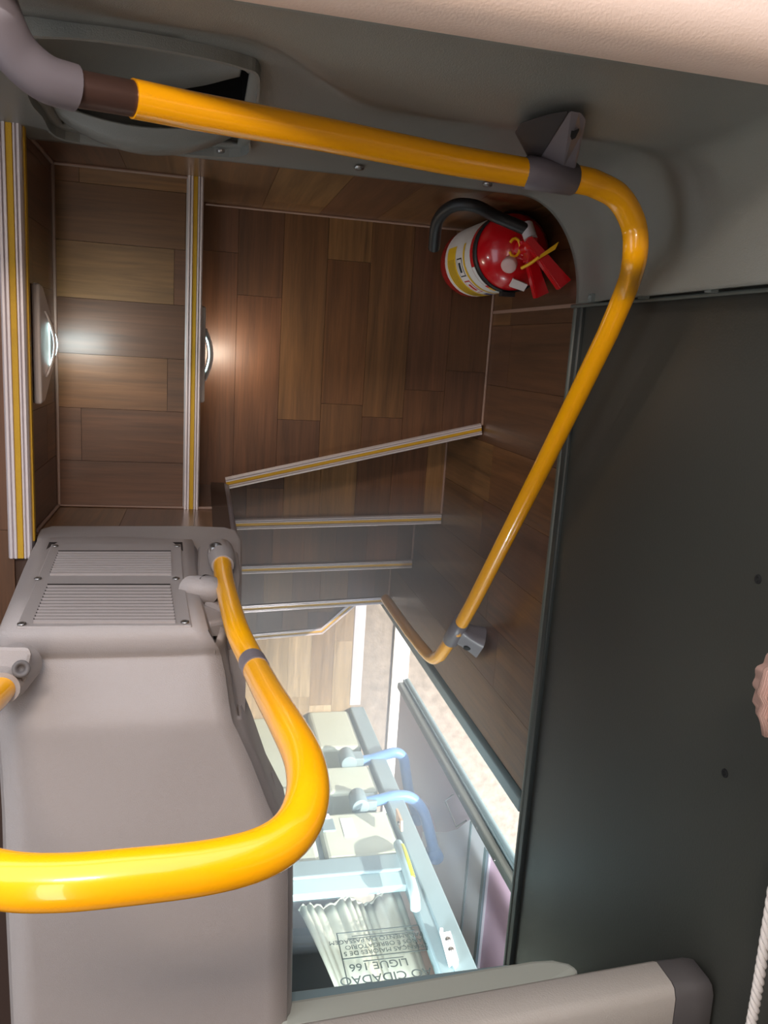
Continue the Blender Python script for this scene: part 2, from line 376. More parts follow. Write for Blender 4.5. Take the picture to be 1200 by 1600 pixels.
obj('edge_strip', MB().box((-.932, -1.2, L0-.07), (-.924, YF, L0-.03)), M['yellowgrip'], n0)
nosing([(-.014, YR), (-.014, YF)], [(-.11, 0)]*2, L1)
nosing([(.215, -1.232), (2.43, -.685)], [(-.018, .1)]*2, L2)
nosing([(.25, -1.822), (2.43, -1.727)], [(0, .105)]*2, L3)
nosing([(.25, -2.572), (2.43, -2.489)], [(0, .1)]*2, L4)
nosing([(.25, -3.385), (2.41, -3.265)], [(0, .105)]*2, L5)
nosing([(.25, -4.155), (1.735, -4.05), (2.4, -3.44)], [(0, .1), (-.03, .1), (-.07, .085)], L6)
def bead(path):
    obj('sealant_bead', MB().tube(path, .013, 6), M['bead'], st)
bead([(X0+.008, YF-.008, L1+.006), (X0+.008, YR+.008, L1+.006), (.19, YR+.008, L1+.006)])
bead([(X0+.008, YF-.008, L1+.006), (-.11, YF-.008, L1+.006)])
bead([(X0+.008, YF-.008, L1), (X0+.008, YF-.008, -4.85)]); bead([(X0+.008, YR+.008, L1), (X0+.008, YR+.008, -4.95)])
bead([(0, YF-.008, L2+.006), (2.42, YF-.008, L2+.006)]); bead([(XR-.008, YF, L2+.006), (XR-.008, -.6, L2+.006)])
for a, b, z in ((-.75, -1.62, L3), (-1.8, -2.38, L4), (-2.55, -3.16, L5)): bead([(XR-.008, a, z+.006), (XR-.008, b, z+.006)])

# ---------------------------------------------------------------- step lamps (the light each one gives is built with it)
def step_lamp(x, yc, half, ztop, label, power, col):
    t = thing('step_lamp', (x, yc, ztop-.45), label, 'step lamp', 'lamps on the stair risers')
    pts = [(yc-half, ztop), (yc+half, ztop), (yc+half*.97, ztop-.12), (yc+half*.42, ztop-.42), (yc-half*.42, ztop-.42), (yc-half*.97, ztop-.12)]
    obj('housing', MB().prism([(x, y, z) for y, z in pts], (.045, 0, 0)), M['lampbody'], t, bevel=.015)
    hood = [[Vector((x+.045+.05*sin(pi*k/12)*(1-.35*j), yc+half*(.55-.12*j)*(2*k/12-1), ztop-.13-.13*j)) for k in range(13)] for j in range(3)]
    obj('hood', MB().grid(hood), M['lampbody'], t, solid=.01)
    lens = [[Vector((x+.046+.04*sin(pi*k/10)*(1-abs(j-1)*.4), yc+half*.36*(2*k/10-1), ztop-.27-.05*j)) for k in range(11)] for j in range(3)]
    obj('lens', MB().grid(lens), M['lens'], t)
    la = bpy.data.lights.new('step_lamp_light', 'AREA'); la.shape = 'RECTANGLE'; la.size = .03; la.size_y = .1; la.energy = power; la.color = col
    lo = link(bpy.data.objects.new('step_lamp_light', la)); lo.parent = t
    lo.location = W((x+.13, yc, ztop-.3)) - BASE[t.name]
    lo.rotation_euler = Vector((-.8, 0, .6)).to_track_quat('Z', 'Y').to_euler()
step_lamp(X0, -.095, .345, -5.0, 'lit step lamp on the riser under the uppermost step edge', .11, (.85, 1, 1))
step_lamp(-.03, -.12, .345, -6.02, 'step lamp half hidden under the second step edge, above the landing', .15, (1, .9, .74))

# ---------------------------------------------------------------- moulded grey lining of the front wall, wrapping into the right wall
ZB, ZTOP = -5.05, -2.5
def plan(s):
    """plan path of the lining: s<=x1 straight, then an elliptical corner; returns point and inward normal"""
    x1, y2 = 1.93, .372; ax, ay = XR-.012-x1, YF-y2; Lc = 1.0
    if s <= x1: return Vector((s, YF, 0)), Vector((0, -1, 0))
    th = min(1, (s-x1)/Lc)*pi/2
    p = Vector((x1+ax*sin(th), y2+ay*cos(th), 0)); n = Vector((-sin(th)/ax, -cos(th)/ay, 0)).normalized()
    return p, n
def relief(s, z):
    q = smooth(.1, .7, s); a = smooth(-3.1+(-.65)*q, -2.65+(-.55)*q, z); b = smooth(2.2, 2.75, s)*.9*smooth(-5.0, -4.4, z)
    return .02 + .11*(1-(1-a)*(1-b)) - .03*smooth(-2.9, -2.5, z)
svals = [-3.0, -2, -1.4] + [-1.0+.04*k for k in range(73)] + [1.93+k/40 for k in range(1, 41)]
zvals = [ZB + (ZTOP-ZB)*k/52 for k in range(53)]
HX0, HX1, HZ0, HZ1 = -.72, .22, -4.68, -3.12       # opening for the pocket
mb = MB(); nz = len(zvals)
mb.v = [plan(s)[0] + plan(s)[1]*relief(s, z) + Vector((0, 0, z)) for s in svals for z in zvals]
for i in range(len(svals)-1):
    for j in range(nz-1):
        cx, cz = (svals[i]+svals[i+1])/2, (zvals[j]+zvals[j+1])/2
        if HX0 < cx < .16 and HZ0 < cz < HZ1 - .16*smooth(-.25, .2, cx): continue
        mb.f.append([i*nz+j, i*nz+j+1, (i+1)*nz+j+1, (i+1)*nz+j]); mb.sm.append(True)
lin = tag(obj('moulded_panel', mb, M['lining'], solid=-.03), 'grey moulded wall lining above the wooden stair wall, curved at the corner', 'wall panel')
for px in ((560, 262), (760, 288), (346, 237)):
    p = U(px, y=YF-.03); obj('screw', MB().lathe(p + Vector((0, 0, .02)), (0, -1, 0), [(0, .03), (.012, .028), (.018, .015), (.012, .001)], 14), M['steel'], lin)
for px in ((924, 464), (1004, 458), (1110, 447)):
    p = U(px, x=XR-.1); obj('clip', MB().box((p.x-.01, p.y-.03, p.z-.025), (p.x+.03, p.y+.02, p.z+.025)).lathe(p, (-1, 0, 0), [(0, .016), (.02, .014), (.022, .001)], 12), M['trimgrey'], lin)
eb = [plan(2.93)[0] + Vector((-.045, -.012, z)) for z in (ZB, -4.4, -3.6, -2.9)]
obj('edge_bead', MB().tube(eb, .012, 8), M['trimlight'], lin)

# cream ledge under the windscreen
prof = [(.07, -2.52), (.10, -2.505), (.125, -2.46), (.125, -2.36), (.10, -2.28), (.04, -2.22), (-.15, -2.18), (-.6, -2.14), (-1.25, -2.1), (-1.25, -2.5), (-.1, -2.56)]
rows = [[plan(s)[0] + plan(s)[1]*d + Vector((0, 0, z)) for d, z in prof] for s in [-3.5, -1] + [.2*k for k in range(10)] + [1.93+k/20 for k in range(21)]]
tag(obj('windscreen_ledge', MB().grid(rows, True, True), M['ledge']), 'pale pinkish ledge above the grey wall lining, lit by daylight', 'ledge')
struct('wall_right', MB().box((2.1, 1.75, -2.12), (2.6, 2.4, 2.6)), M['bracket'], bevel=.05)

# pocket with scoop let into the lining
pk = thing('storage_pocket', (-.35, YF, -4.7), 'dark recessed pocket with a curved scoop behind the yellow rail end', 'storage pocket')
opx = [(18, 40), (120, 44), (220, 57), (320, 76), (380, 92), (406, 108), (402, 160), (392, 205), (378, 238), (250, 230), (100, 211), (62, 172), (40, 140)]
o3 = [U(q, y=YF-.035) for q in opx]; o3 = spline(o3 + o3[:1], 5)[:-1]; cen = sum(o3, Vector())/len(o3)
inn = [cen + Vector(((q-cen).x*.978, 0, (q-cen).z*.965)) for q in o3]
fr_rows = [[q + Vector((0, .03, 0)) for q in o3], [q + Vector((0, -.03, 0)) for q in o3], [q + Vector((0, -.03, 0)) for q in inn], [q + Vector((0, .2, 0)) for q in inn]]
obj('frame', MB().grid([r + [r[0]] for r in fr_rows], False), M['lining'], pk)
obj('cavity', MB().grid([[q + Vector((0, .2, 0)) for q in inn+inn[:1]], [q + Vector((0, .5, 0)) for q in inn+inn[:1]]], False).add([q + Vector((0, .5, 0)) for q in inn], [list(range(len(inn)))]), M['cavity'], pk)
tl = [U(q, y=YF-.03) for q in ((30, 46), (120, 50), (220, 63), (320, 82), (372, 98), (392, 112))]
bl = [U(q, y=YF+.12) for q in ((40, 150), (120, 150), (220, 143), (310, 132), (360, 120), (376, 116))]
rows = []
for k in range(9):
    t = k/8; rows.append([a.lerp(b, t) + Vector((0, .16*sin(pi*t)*(1-abs(i-2.5)/4), 0)) for i, (a, b) in enumerate(zip(tl, bl))])
obj('scoop', MB().grid([spline(r, 5) for r in rows]), M['lining'], pk, solid=.012)
cz = U((220, 195), y=YF-.05).z; lo_l, lo_r = U((75, 172), y=YF), U((372, 205), y=YF)
rows = []
for dz, sc_ in ((.16, .55), (.10, .62), (.1, .85), (.04, .98), (-.03, 1.0), (-.09, .95), (-.1, .8)):
    rows.append([Vector((lo_l.x+(lo_r.x-lo_l.x)*k/24, YF+.04-.17*sc_*sin(pi*k/24)**.75, lo_l.z+(lo_r.z-lo_l.z)*k/24+dz-.04)) for k in range(25)])
obj('cup_rim', MB().grid(rows), M['lining'], pk, solid=.012, label='curved lower lip of the pocket')

# ---------------------------------------------------------------- yellow stair handrail
R1 = .059
hr = thing('stair_handrail', (2.19, -2.9, -8.9), 'long yellow handrail along the grey lining and down the right stair wall', 'handrail')
XH = XR-.25
wall = [U(q, x=XH) for q in ((603, 936), (640, 988), (672, 1026))] + [U(q, x=XH) for q in ((688, 1024), (715, 985), (740, 940), (795, 832), (850, 724), (905, 613), (950, 520))]
top = [U((980, 448), x=XH-.03), U((992, 400), d=3.78), U((990, 352), d=3.72), U((968, 310), d=3.64), U((935, 290), d=3.58), U((905, 281), d=3.52)]
front = [U((820, 269), d=3.42), U((700, 249), d=3.24), U((500, 209), d=2.92), U((300, 173), d=2.62), U((207, 154), d=2.50)]
path = wall[:2] + spline(wall[1:4], 6)[1:-1] + wall[3:-1] + spline(wall[-1:] + top + front[:1], 6) + front[1:]
obj('tube', MB().tube(path, R1, 24), M['yellow'], hr)
pp = [U((212, 155), d=2.51), U((112, 137), d=2.38)]
obj('bare_pipe', MB().tube(pp, R1*.9, 24), M['pipe'], hr, label='bare brown pipe end')
obj('elbow_cover', MB().tube(spline([U((117, 138), d=2.38), U((70, 122), d=2.32), U((28, 86), d=2.26), U((2, 40), d=2.2), U((-20, -20), d=2.14)], 8), [R1*1.12]*3+[R1*1.12]*30, 24), M['bracket'], hr, label='grey elbow cover')
def rail_bracket(a, b, foot, nrm, hole=True):
    a, b, foot, n = Vector(a), Vector(b), Vector(foot), Vector(nrm).normalized()
    m = MB().tube([a, a.lerp(b, .02), b.lerp(a, .02), b], [R1*1.02, R1*1.22, R1*1.22, R1*1.02], 24); o = obj('bracket', m, M['bracket'], hr, label='grey rail bracket')
    mid = (a+b)/2; ax = (b-a).normalized(); L = (b-a).length; rows = []
    for k in range(9):
        t = k/8; c = mid.lerp(foot, t); w = L*(.36-.05*sin(pi*t)+.03*t*t); th = R1*.8*(1-t) + .1*t
        v = (foot-mid).normalized().cross(ax).normalized()
        rows.append([c + ax*w*max(-1, min(1, 1.25*cos(2*pi*i/24))) + v*th*max(-1, min(1, 1.25*sin(2*pi*i/24))) for i in range(24)])
    mg = MB().grid(rows, True, True); mg.add(rows[-1], [list(range(24))])
    g = obj('lug', mg, M['bracket'], o)
    v = (foot-mid).normalized().cross(ax).normalized()
    if v.dot(-mid) < 0: v = -v
    hp = mid.lerp(foot, .55) + ax*L*.16 + v*(R1*.8*.45+.058)
    obj('bolt_hole', MB().lathe(hp, v, [(-.02, .032), (.003, .032), (.005, .02), (.002, .001)], 16), M['cavity'], o)
ub_ = obj('bracket', MB().tube([U((820, 269), d=3.42), U((823, 269), d=3.42), U((894, 280), d=3.51), U((897, 280), d=3.512)], [R1*1.02, R1*1.16, R1*1.16, R1*1.02], 24), M['bracket'], hr, label='grey rail bracket')
def rl(px): return U(px, d=3.44)
def lw(px): return U(px, y=YF-.175)
pl_ = [lw((890, 173)), lw((908, 176)), lw((917, 188)), lw((911, 212)), rl((899, 264)), rl((880, 262)), rl((843, 248))]
obj('lug', MB().prism(pl_, U((870, 210), d=.12)), M['bracket'], ub_, bevel=.008)
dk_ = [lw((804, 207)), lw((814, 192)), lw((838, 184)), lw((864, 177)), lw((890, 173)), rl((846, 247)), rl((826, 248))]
obj('lug_hollow', MB().prism(dk_, U((845, 210), d=.14)), mat('bracket_inside', srgb(52, 50, 54), .6), ub_, bevel=.006, label='dark hollow side of the bracket')  # hollow of the bracket, its shade put into a darker colour
hc = lw((898, 203)).lerp(rl((898, 203)), .45)
obj('bolt_hole', MB().prism([hc + (U(q, d=3.4) - U((898, 203), d=3.4)) - U((898, 203), d=.22) for q in ((901, 190), (905, 194), (904, 204), (899, 214), (894, 217), (892, 212), (894, 200))], U((898, 203), d=.18)), M['cavity'], ub_)
rail_bracket(U((722, 970), x=XH), U((704, 1001), x=XH), U((752, 1004), x=XR-.01), (1, 0, 0))

# ---------------------------------------------------------------- grey console beside the stairwell
cs = thing('console', (-.3, -2.2, L0), 'warm grey moulded console beside the stairwell with two slotted vents', 'console')
yf = -1.165
fpx = [(62, 826), (80, 821), (300, 821), (352, 823), (370, 828), (378, 842), (378, 900), (377, 940), (362, 966), (330, 972), (180, 968), (8, 966), (14, 950), (36, 900), (56, 850), (58, 836)]
obj('flange', MB().prism([U(q, y=yf) for q in fpx], (0, -.09, 0)), M['plastic'], cs, bevel=.02, seg=3)
# body: rows of left and right edge pixels with the plane each row lies on
rows_px = [(842, 60, 300, 'y', -1.15), (848, 56, 303, 'y', -1.125), (880, 42, 305, 'y', -1.12), (930, 22, 311, 'y', -1.12), (984, 0, 325, 'y', -1.12), (1003, -8, 333, 'z', -3.066), (1017, -12, 341, 'z', -3.062),
           (1023, -12, 343, 'z', -3.088), (1030, -12, 346, 'z', -3.084), (1060, -10, 352, 'z', -3.045), (1100, -6, 357, 'z', -2.99), (1125, -3, 361, 'z', -2.957), (1138, -1, 364, 'z', -2.95), (1150, 0, 370, 'z', -2.948),
           (1200, 4, 392, 'z', -2.945), (1270, 8, 418, 'z', -2.93), (1340, 10, 449, 'z', -2.91), (1450, 15, 449, 'z', -2.90), (1600, 22, 447, 'z', -2.90), (1700, 26, 446, 'z', -2.90)]
prs = []
for (py, xl, xr_, ax, v) in rows_px:
    a, b = (U((xl, py), y=v), U((xr_, py), y=v)) if ax == 'y' else (U((xl, py), z=v), U((xr_, py), z=v))
    m_ = (a+b)/2; a.y = b.y = m_.y; a.z = b.z = m_.z      # level across
    prs.append((a, b))
rows = []
for i, (a, b) in enumerate(prs):
    p0, p1 = prs[max(0, i-1)][0], prs[min(len(prs)-1, i+1)][0]
    t = Vector((0, p1.y-p0.y, p1.z-p0.z)).normalized(); n = Vector((0, -t.z, t.y))
    if n.y + n.z < 0: n = -n
    dp = .12 if i < 9 else .5
    r = [a - n*dp + Vector((-.03, 0, 0)), a - n*.08 + Vector((-.03, 0, 0)), a - n*.035 + Vector((-.018, 0, 0)), a - n*.01, a]
    r += [a.lerp(b, k/12) + n*.012*sin(pi*k/12) for k in range(1, 12)]
    r += [b, b - n*.01, b - n*.035 + Vector((.018, 0, 0)), b - n*.08 + Vector((.03, 0, 0)), b - n*dp + Vector((.03, 0, 0))]
    rows.append(r)
obj('body', MB().grid(rows, True), M['plastic'], cs)
obj('base', MB().box((-.74, -3.4, L0), (.2, -1.27, -3.2)).box((-.74, -3.4, -3.3), (.34, -1.9, -3.12)), M['plastic'], cs)
# vent panel
vp_px = [(80, 850), (283, 850), (287, 905), (300, 977), (25, 979)]
vy = -1.108
vo = obj('vent_panel', MB().prism([U(q, y=vy) for q in vp_px], (0, -.03, 0)), M['plastic'], cs, bevel=.006)
obj('gap', MB().prism([U(q, y=vy-.012) for q in [(77, 847), (285, 847), (289, 905), (303, 980), (21, 982)]], (0, -.03, 0)), M['plastic_d'], vo)
sm, dk = MB(), MB()
def slots(y0, y1, n, xl0, xl1, xr0, xr1):
    for k in range(n):
        t = k/(n-1); y = y0+(y1-y0)*t; xl = xl0+(xl1-xl0)*t; xr_ = xr0+(xr1-xr0)*t; h = (y1-y0)/(n-1)
        a, b, c, d = U((xl, y), y=vy+.004), U((xr_, y), y=vy+.004), U((xr_, y+h*.42), y=vy+.004), U((xl, y+h*.42), y=vy+.004)
        dk.prism([a, b, c, d], (0, -.02, 0))
        a, b, c, d = U((xl, y+h*.42), y=vy+.012), U((xr_, y+h*.42), y=vy+.012), U((xr_, y+h), y=vy+.008), U((xl, y+h), y=vy+.008)
        sm.prism([a, b, c, d], (0, -.02, 0))
slots(860, 893, 10, 91, 78, 267, 268); slots(912, 966, 12, 74, 52, 266, 274)
obj('slat', sm, M['plastic'], vo, kind='stuff'); obj('slot', dk, M['plastic_d'], vo, kind='stuff')
for q in ((86, 853), (277, 853), (59, 904), (275, 904), (34, 975), (289, 972)):
    p = U(q, y=vy+.003); obj('screw', MB().lathe(p, (0, 1, 0), [(0, .017), (.004, .016), (.006, .01), (.001, .001)], 14), M['steel'], vo)
obj('mount_pad', MB().prism([U(q, y=yf+.02) for q in ((310, 852), (355, 850), (372, 862), (376, 900), (371, 935), (345, 950), (320, 940), (306, 900))], (0, -.06, 0)), M['plastic'], cs, bevel=.015)

# ---------------------------------------------------------------- yellow loop rail over the console
lp = thing('loop_rail', (.12, -1.2, -4.6), 'thick yellow loop rail over the grey console, nearest the viewer', 'guard rail')
R2 = .045
lpx = [((347, 874), 3.98), ((350, 905), 3.7), ((358, 940), 3.36), ((371, 985), 3.0), ((392, 1030), 2.74), ((418, 1080), 2.37), ((448, 1132), 2.03), ((474, 1185), 1.79), ((481, 1240), 1.62), ((462, 1293), 1.51),
       ((415, 1330), 1.44), ((330, 1354), 1.38), ((200, 1370), 1.32), ((90, 1379), 1.29), ((0, 1374), 1.29), ((-90, 1345), 1.35), ((-130, 1290), 1.53), ((-120, 1220), 1.9), ((-80, 1160), 2.25), ((-35, 1115), 2.5), ((-8, 1090), 2.66), ((12, 1066), 2.78)]
lpath = spline([U(q, d=d) for q, d in lpx], 6)
obj('tube', MB().tube(lpath, R2, 28), M['yellow'], lp)
a, b = U((394, 1034), d=2.71), U((401, 1048), d=2.6)
obj('joint_ring', MB().tube([a, b], R2*1.04, 24), M['bracket'], lp)
sk = obj('socket', MB().tube([U((344, 862), y=-1.2), U((347, 874), d=3.98), U((348, 884), d=3.9)], [R2*1.7, R2*1.5, R2*1.2], 24).tube([U((300, 924), y=-1.13), U((325, 920), y=-1.09), U((347, 912), d=3.76)], [.072, .066, .02], 20), M['plastic'], lp)
p = U((337, 862), y=-1.06); obj('bolt', MB().lathe(p, (0, 1, .3), [(0, .03), (.04, .03), (.04, .018), (.02, .014), (.02, .001)], 16), M['steel'], sk)
obj('lug', MB().tube([U((337, 862), y=-1.15), p], [.045, .034], 16), M['plastic'], sk)
s2 = obj('socket', MB().tube([U((30, 1036), d=2.95), U((12, 1064), d=2.8), U((4, 1076), d=2.72)], [R2*1.8, R2*1.55, R2*1.25], 24).prism([U(q, d=2.76) for q in ((-60, 1008), (46, 1010), (50, 1022), (42, 1060), (20, 1096), (-60, 1096))], U((20, 1050), d=.35)), M['plastic'], lp, bevel=.015)
p = U((33, 1045), d=2.74); obj('bolt', MB().lathe(p, -U((33, 1045), d=1), [(-.05, .03), (.03, .03), (.03, .016), (.01, .012), (.01, .001)], 16), M['padgrey'], s2)

# ---------------------------------------------------------------- fire extinguisher in the corner
ecx, ecy, ez0 = 2.155, .745, -6.62
fe = thing('fire_extinguisher', (ecx, ecy, ez0), 'red fire extinguisher with a striped label, strapped in the landing corner', 'fire extinguisher')
ER = .27; ET = -5.66
obj('cylinder', MB().lathe((ecx, ecy, 0), (0, 0, 1), [(ez0+.06, .001), (ez0+.06, ER*.9), (ez0+.09, ER), (ET, ER), (ET+.07, ER*.94), (ET+.14, ER*.74), (ET+.19, ER*.45), (ET+.21, ER*.22), (ET+.22, .001)], 40), M['red'], fe)
obj('foot_ring', MB().lathe((ecx, ecy, 0), (0, 0, 1), [(ez0, ER*.86), (ez0, ER*.93), (ez0+.1, ER*.93)], 36), M['red'], fe)
def wrap(name, z0, z1, a0, a1, m, r=1.006, parent=None):
    rows = [[Vector((ecx+ER*r*cos(a0+(a1-a0)*k/24), ecy+ER*r*sin(a0+(a1-a0)*k/24), z)) for k in range(25)] for z in (z0, z1)]
    return obj(name, MB().grid(rows), m, parent or fe)
dg = math.radians
lb = wrap('paper_label', ez0+.2, ET-.14, dg(100), dg(290), M['label'], 1.006)
wrap('yellow_band', ez0+.27, ez0+.48, dg(165), dg(283), M['labely'], 1.011, lb)
wrap('yellow_band', ez0+.66, ez0+.70, dg(165), dg(286), M['labely'], 1.011, lb)
for k in range(5): wrap('print_line', ez0+.30+.033*k, ez0+.308+.033*k, dg(185), dg(268), M['ink'], 1.014, lb)
wrap('print_frame', ez0+.51, ez0+.63, dg(186), dg(216), M['ink'], 1.010, lb); wrap('print_frame', ez0+.52, ez0+.62, dg(188), dg(214), M['label'], 1.013, lb)
wrap('print_frame', ez0+.51, ez0+.63, dg(224), dg(254), M['inkred'], 1.010, lb); wrap('print_frame', ez0+.52, ez0+.62, dg(226), dg(252), M['label'], 1.013, lb)
wrap('pictogram', ez0+.545, ez0+.595, dg(193), dg(209), M['ink'], 1.016, lb); wrap('pictogram', ez0+.545, ez0+.595, dg(231), dg(247), M['inkred'], 1.016, lb)
wrap('pictogram', ez0+.53, ez0+.6, dg(262), dg(276), mat('ink_blue', srgb(60, 60, 130), .6), 1.016, lb)
sk2 = wrap('inspection_seal', ET-.13, ET-.06, dg(205), dg(240), M['label'], 1.01)
wrap('seal_stripe', ET-.13, ET-.06, dg(240), dg(246), M['inkred'], 1.01, sk2); wrap('seal_stripe', ET-.13, ET-.06, dg(246), dg(258), M['yellowtag'], 1.01, sk2); wrap('seal_stripe', ET-.13, ET-.05, dg(258), dg(280), M['paleblue'], 1.01, sk2)
obj('strap', MB().lathe((ecx, ecy, 0), (0, 0, 1), [(ET-.05, ER*1.0), (ET-.05, ER*1.04), (ET+.015, ER*1.04), (ET+.015, ER*1.0)], 40).box((ecx-.05, ecy-ER*1.14, ET-.05), (ecx+.05, ecy-ER*1.0, ET+.015)), M['black'], fe)
zt = ET+.2
obj('valve', MB().lathe((ecx, ecy, 0), (0, 0, 1), [(zt-.02, .075), (zt+.05, .075), (zt+.06, .05), (zt+.16, .05), (zt+.17, .001)], 20).box((ecx-.03, ecy-.1, zt+.1), (ecx+.03, ecy+.06, zt+.19)), M['red'], fe, bevel=.006)
def lever(ang, z0, z1, L, w):
    d = Vector((cos(ang), sin(ang), 0)); n = Vector((-sin(ang), cos(ang), 0)); c = Vector((ecx, ecy, 0))
    top_ = [c - d*.06 + Vector((0, 0, z0)), c + d*L*.5 + Vector((0, 0, z0+(z1-z0)*.6)), c + d*L + Vector((0, 0, z1))]
    mbb = MB()
    for s_ in (-1, 1):
        mbb.grid([[q + n*w*s_*(.7+.3*k) for k, q in enumerate(top_)], [q + n*w*s_*(.7+.3*k) - Vector((0, 0, .05)) for k, q in enumerate(top_)]], False)
    mbb.grid([[q + n*w*(.7+.3*k) for k, q in enumerate(top_)], [q - n*w*(.7+.3*k) for k, q in enumerate(top_)]], False)
    return mbb
obj('lower_handle', lever(dg(-62), zt+.12, zt+.06, .34, .035), M['red'], fe, solid=.008)
obj('lever', lever(dg(-48), zt+.2, zt+.3, .32, .035), M['red'], fe, solid=.008)
obj('gauge', MB().lathe((ecx-.09, ecy-.1, zt+.03), (-.5, -.5, .75), [(0, .05), (.05, .055), (.06, .05), (.055, .001)], 20), mat('gauge_face', srgb(205, 170, 165), .35), fe)
obj('dome_label', MB().prism([Vector((ecx-.03, ecy-.19, ET+.155)) + Vector(q) for q in ((0, 0, -.005), (.11, -.03, -.008), (.1, -.075, -.045), (-.01, -.05, -.045))], (0, -.01, .018)), M['label'], fe)
tp = [U((815, 419), z=-5.3), U((828, 412), z=-5.24), U((842, 402), z=-5.2), U((850, 396), z=-5.2), U((868, 383), z=-5.2)]
obj('safety_tag', MB().tube(spline(tp[:3], 5), .011, 8).prism([tp[2] + Vector((.012, .02, 0)), tp[2] + Vector((-.012, -.02, 0)), tp[4] + Vector((-.008, -.03, .01)), tp[4] + Vector((.012, .02, .01))], (0, 0, .012)), M['yellowtag'], fe)
obj('pull_ring', MB().tube([(ecx-.08+.04*cos(t), ecy-.0+.06*sin(t), zt+.06) for t in [k*pi/6 for k in range(-5, 6)]], .01, 8), M['yellowtag'], fe)
hose = spline([(ecx-.03, ecy+.12, zt+.1), U((775, 338), y=.93), U((742, 322), y=.97), U((708, 322), y=.97), U((684, 345), y=.9), U((678, 388), y=.74)], 8)
obj('hose', MB().tube(hose, .042, 14), M['black'], fe)
obj('hose_fitting', MB().tube([(ecx-.0, ecy+.05, zt+.14), (ecx-.02, ecy+.15, zt+.08)], .046, 14), M['alu'], fe)

# ---------------------------------------------------------------- barrier bar behind the stairwell
br = thing('barrier', (1.4, -2.9, -3.1), 'pale padded barrier bar between the grey console and the right wall', 'barrier')
yb = -2.85
def yz(px): return U(px, y=yb)
strip = [yz(q) for q in ((440, 1542), (795, 1498), (795, 1512), (440, 1563))]
obj('lower_rail', MB().prism([q + Vector((0, -.03, 0)) for q in strip], (0, -.1, 0)), M['frame'], br, bevel=.008)
lipq = [yz(q) for q in ((438, 1562), (600, 1537), (760, 1509), (830, 1498), (862, 1496), (890, 1502), (908, 1514), (860, 1540), (650, 1580), (438, 1612))]
obj('lip', MB().prism(lipq, (0, -.12, 0)), M['lip'], br, bevel=.03, seg=3)
rows = []
def interp(x, pts):
    for (x0, y0), (x1, y1) in zip(pts, pts[1:]):
        if x <= x1: return y0+(y1-y0)*(x-x0)/(x1-x0)
    return pts[-1][1]
lowz = [(q.x, q.z) for q in (yz(p_) for p_ in ((400, 1612), (650, 1568), (860, 1530), (1000, 1505), (1110, 1486)))]
hiz = [(q.x, q.z) for q in (yz(p_) for p_ in ((400, 1672), (650, 1630), (860, 1585), (1100, 1538), (1130, 1532)))]
for k in range(21):
    x = .385+(2.2-.385)*k/20; zb = interp(x, lowz); zr = interp(x, hiz)
    rows.append([Vector((x, yb-.06, zb-.03)), Vector((x, yb+.0, zb)), Vector((x, yb+.02, zb+.03)), Vector((x, yb+.02, zr-.03)), Vector((x, yb+.01, zr)), Vector((x, yb-.03, zr+.02)), Vector((x, yb-.3, zr+.03)), Vector((x, yb-.34, zr-.02)), Vector((x, yb-.34, zb-.03))])
mb = MB().grid(rows, True, True)
for r in (rows[0], rows[-1]): mb.add(r, [list(range(9))])
obj('pad', mb, M['pad'], br)
rows = [[Vector((x, q.y*(1-.0)+(0 if x < 2.38 else -.03), q.z-(0 if x < 2.38 else .02))) for q in rows[-1]] for x in (2.205, 2.3, 2.36, 2.42)]
mb = MB().grid(rows, True, True)
for r in (rows[0], rows[-1]): mb.add(r, [list(range(9))])
obj('end_cap', mb, M['padgrey'], br, label='dark grey end cap')
obj('back_panel', MB().prism([(.4, -3.12, -3.12), (.4, -3.16, -2.9), (.4, -4.95, -4.5), (.4, -4.95, -4.75)], (2.03, 0, 0)), M['shelld'], br)

# ---------------------------------------------------------------- cloth and cord at the right edge
c0 = U((1212, 1058), x=1.98)
rows = []
for z, r in ((1.2, .26), (.2, .25), (-.8, .24), (-1.6, .22), (-2.0, .2), (-2.2, .185), (-2.29, .15), (-2.335, .09), (-2.35, .005)):
    rows.append([Vector((c0.x+.02*(z+2.3)+r*(1+.05*sin(7*a)+.05*sin(16*a+1))*cos(a)*.8, c0.y+.03*(z+2.3)+r*(1+.05*sin(7*a)+.05*sin(16*a+1))*sin(a), z+c0.z+2.33)) for a in [2*pi*k/96 for k in range(96)]])
pc = tag(obj('curtain', MB().grid(rows, True, True), M['pinkcloth']), 'pinkish ribbed cloth hanging at the right edge, beside the dark wall', 'curtain')
obj('tie', MB().tube([rows[5][k] for k in range(0, 96, 3)] + [rows[5][0]], .02, 8), M['pinkcloth'], pc)
rp = [U((1160, 1680), x=2.3), U((1174, 1600), x=2.3), U((1186, 1530), x=2.3), U((1200, 1440), x=2.3), U((1216, 1340), x=2.3)]
core = spline(rp, 24); mb = MB()
for ph in (0, 2*pi/3, 4*pi/3):
    mb.tube([q + Vector((.011*cos(k*.55+ph), 0, .011*sin(k*.55+ph))) for k, q in enumerate(core)], .012, 8)
tag(obj('cord', mb, M['rope']), 'white braided cord hanging in the lower right corner', 'cord')

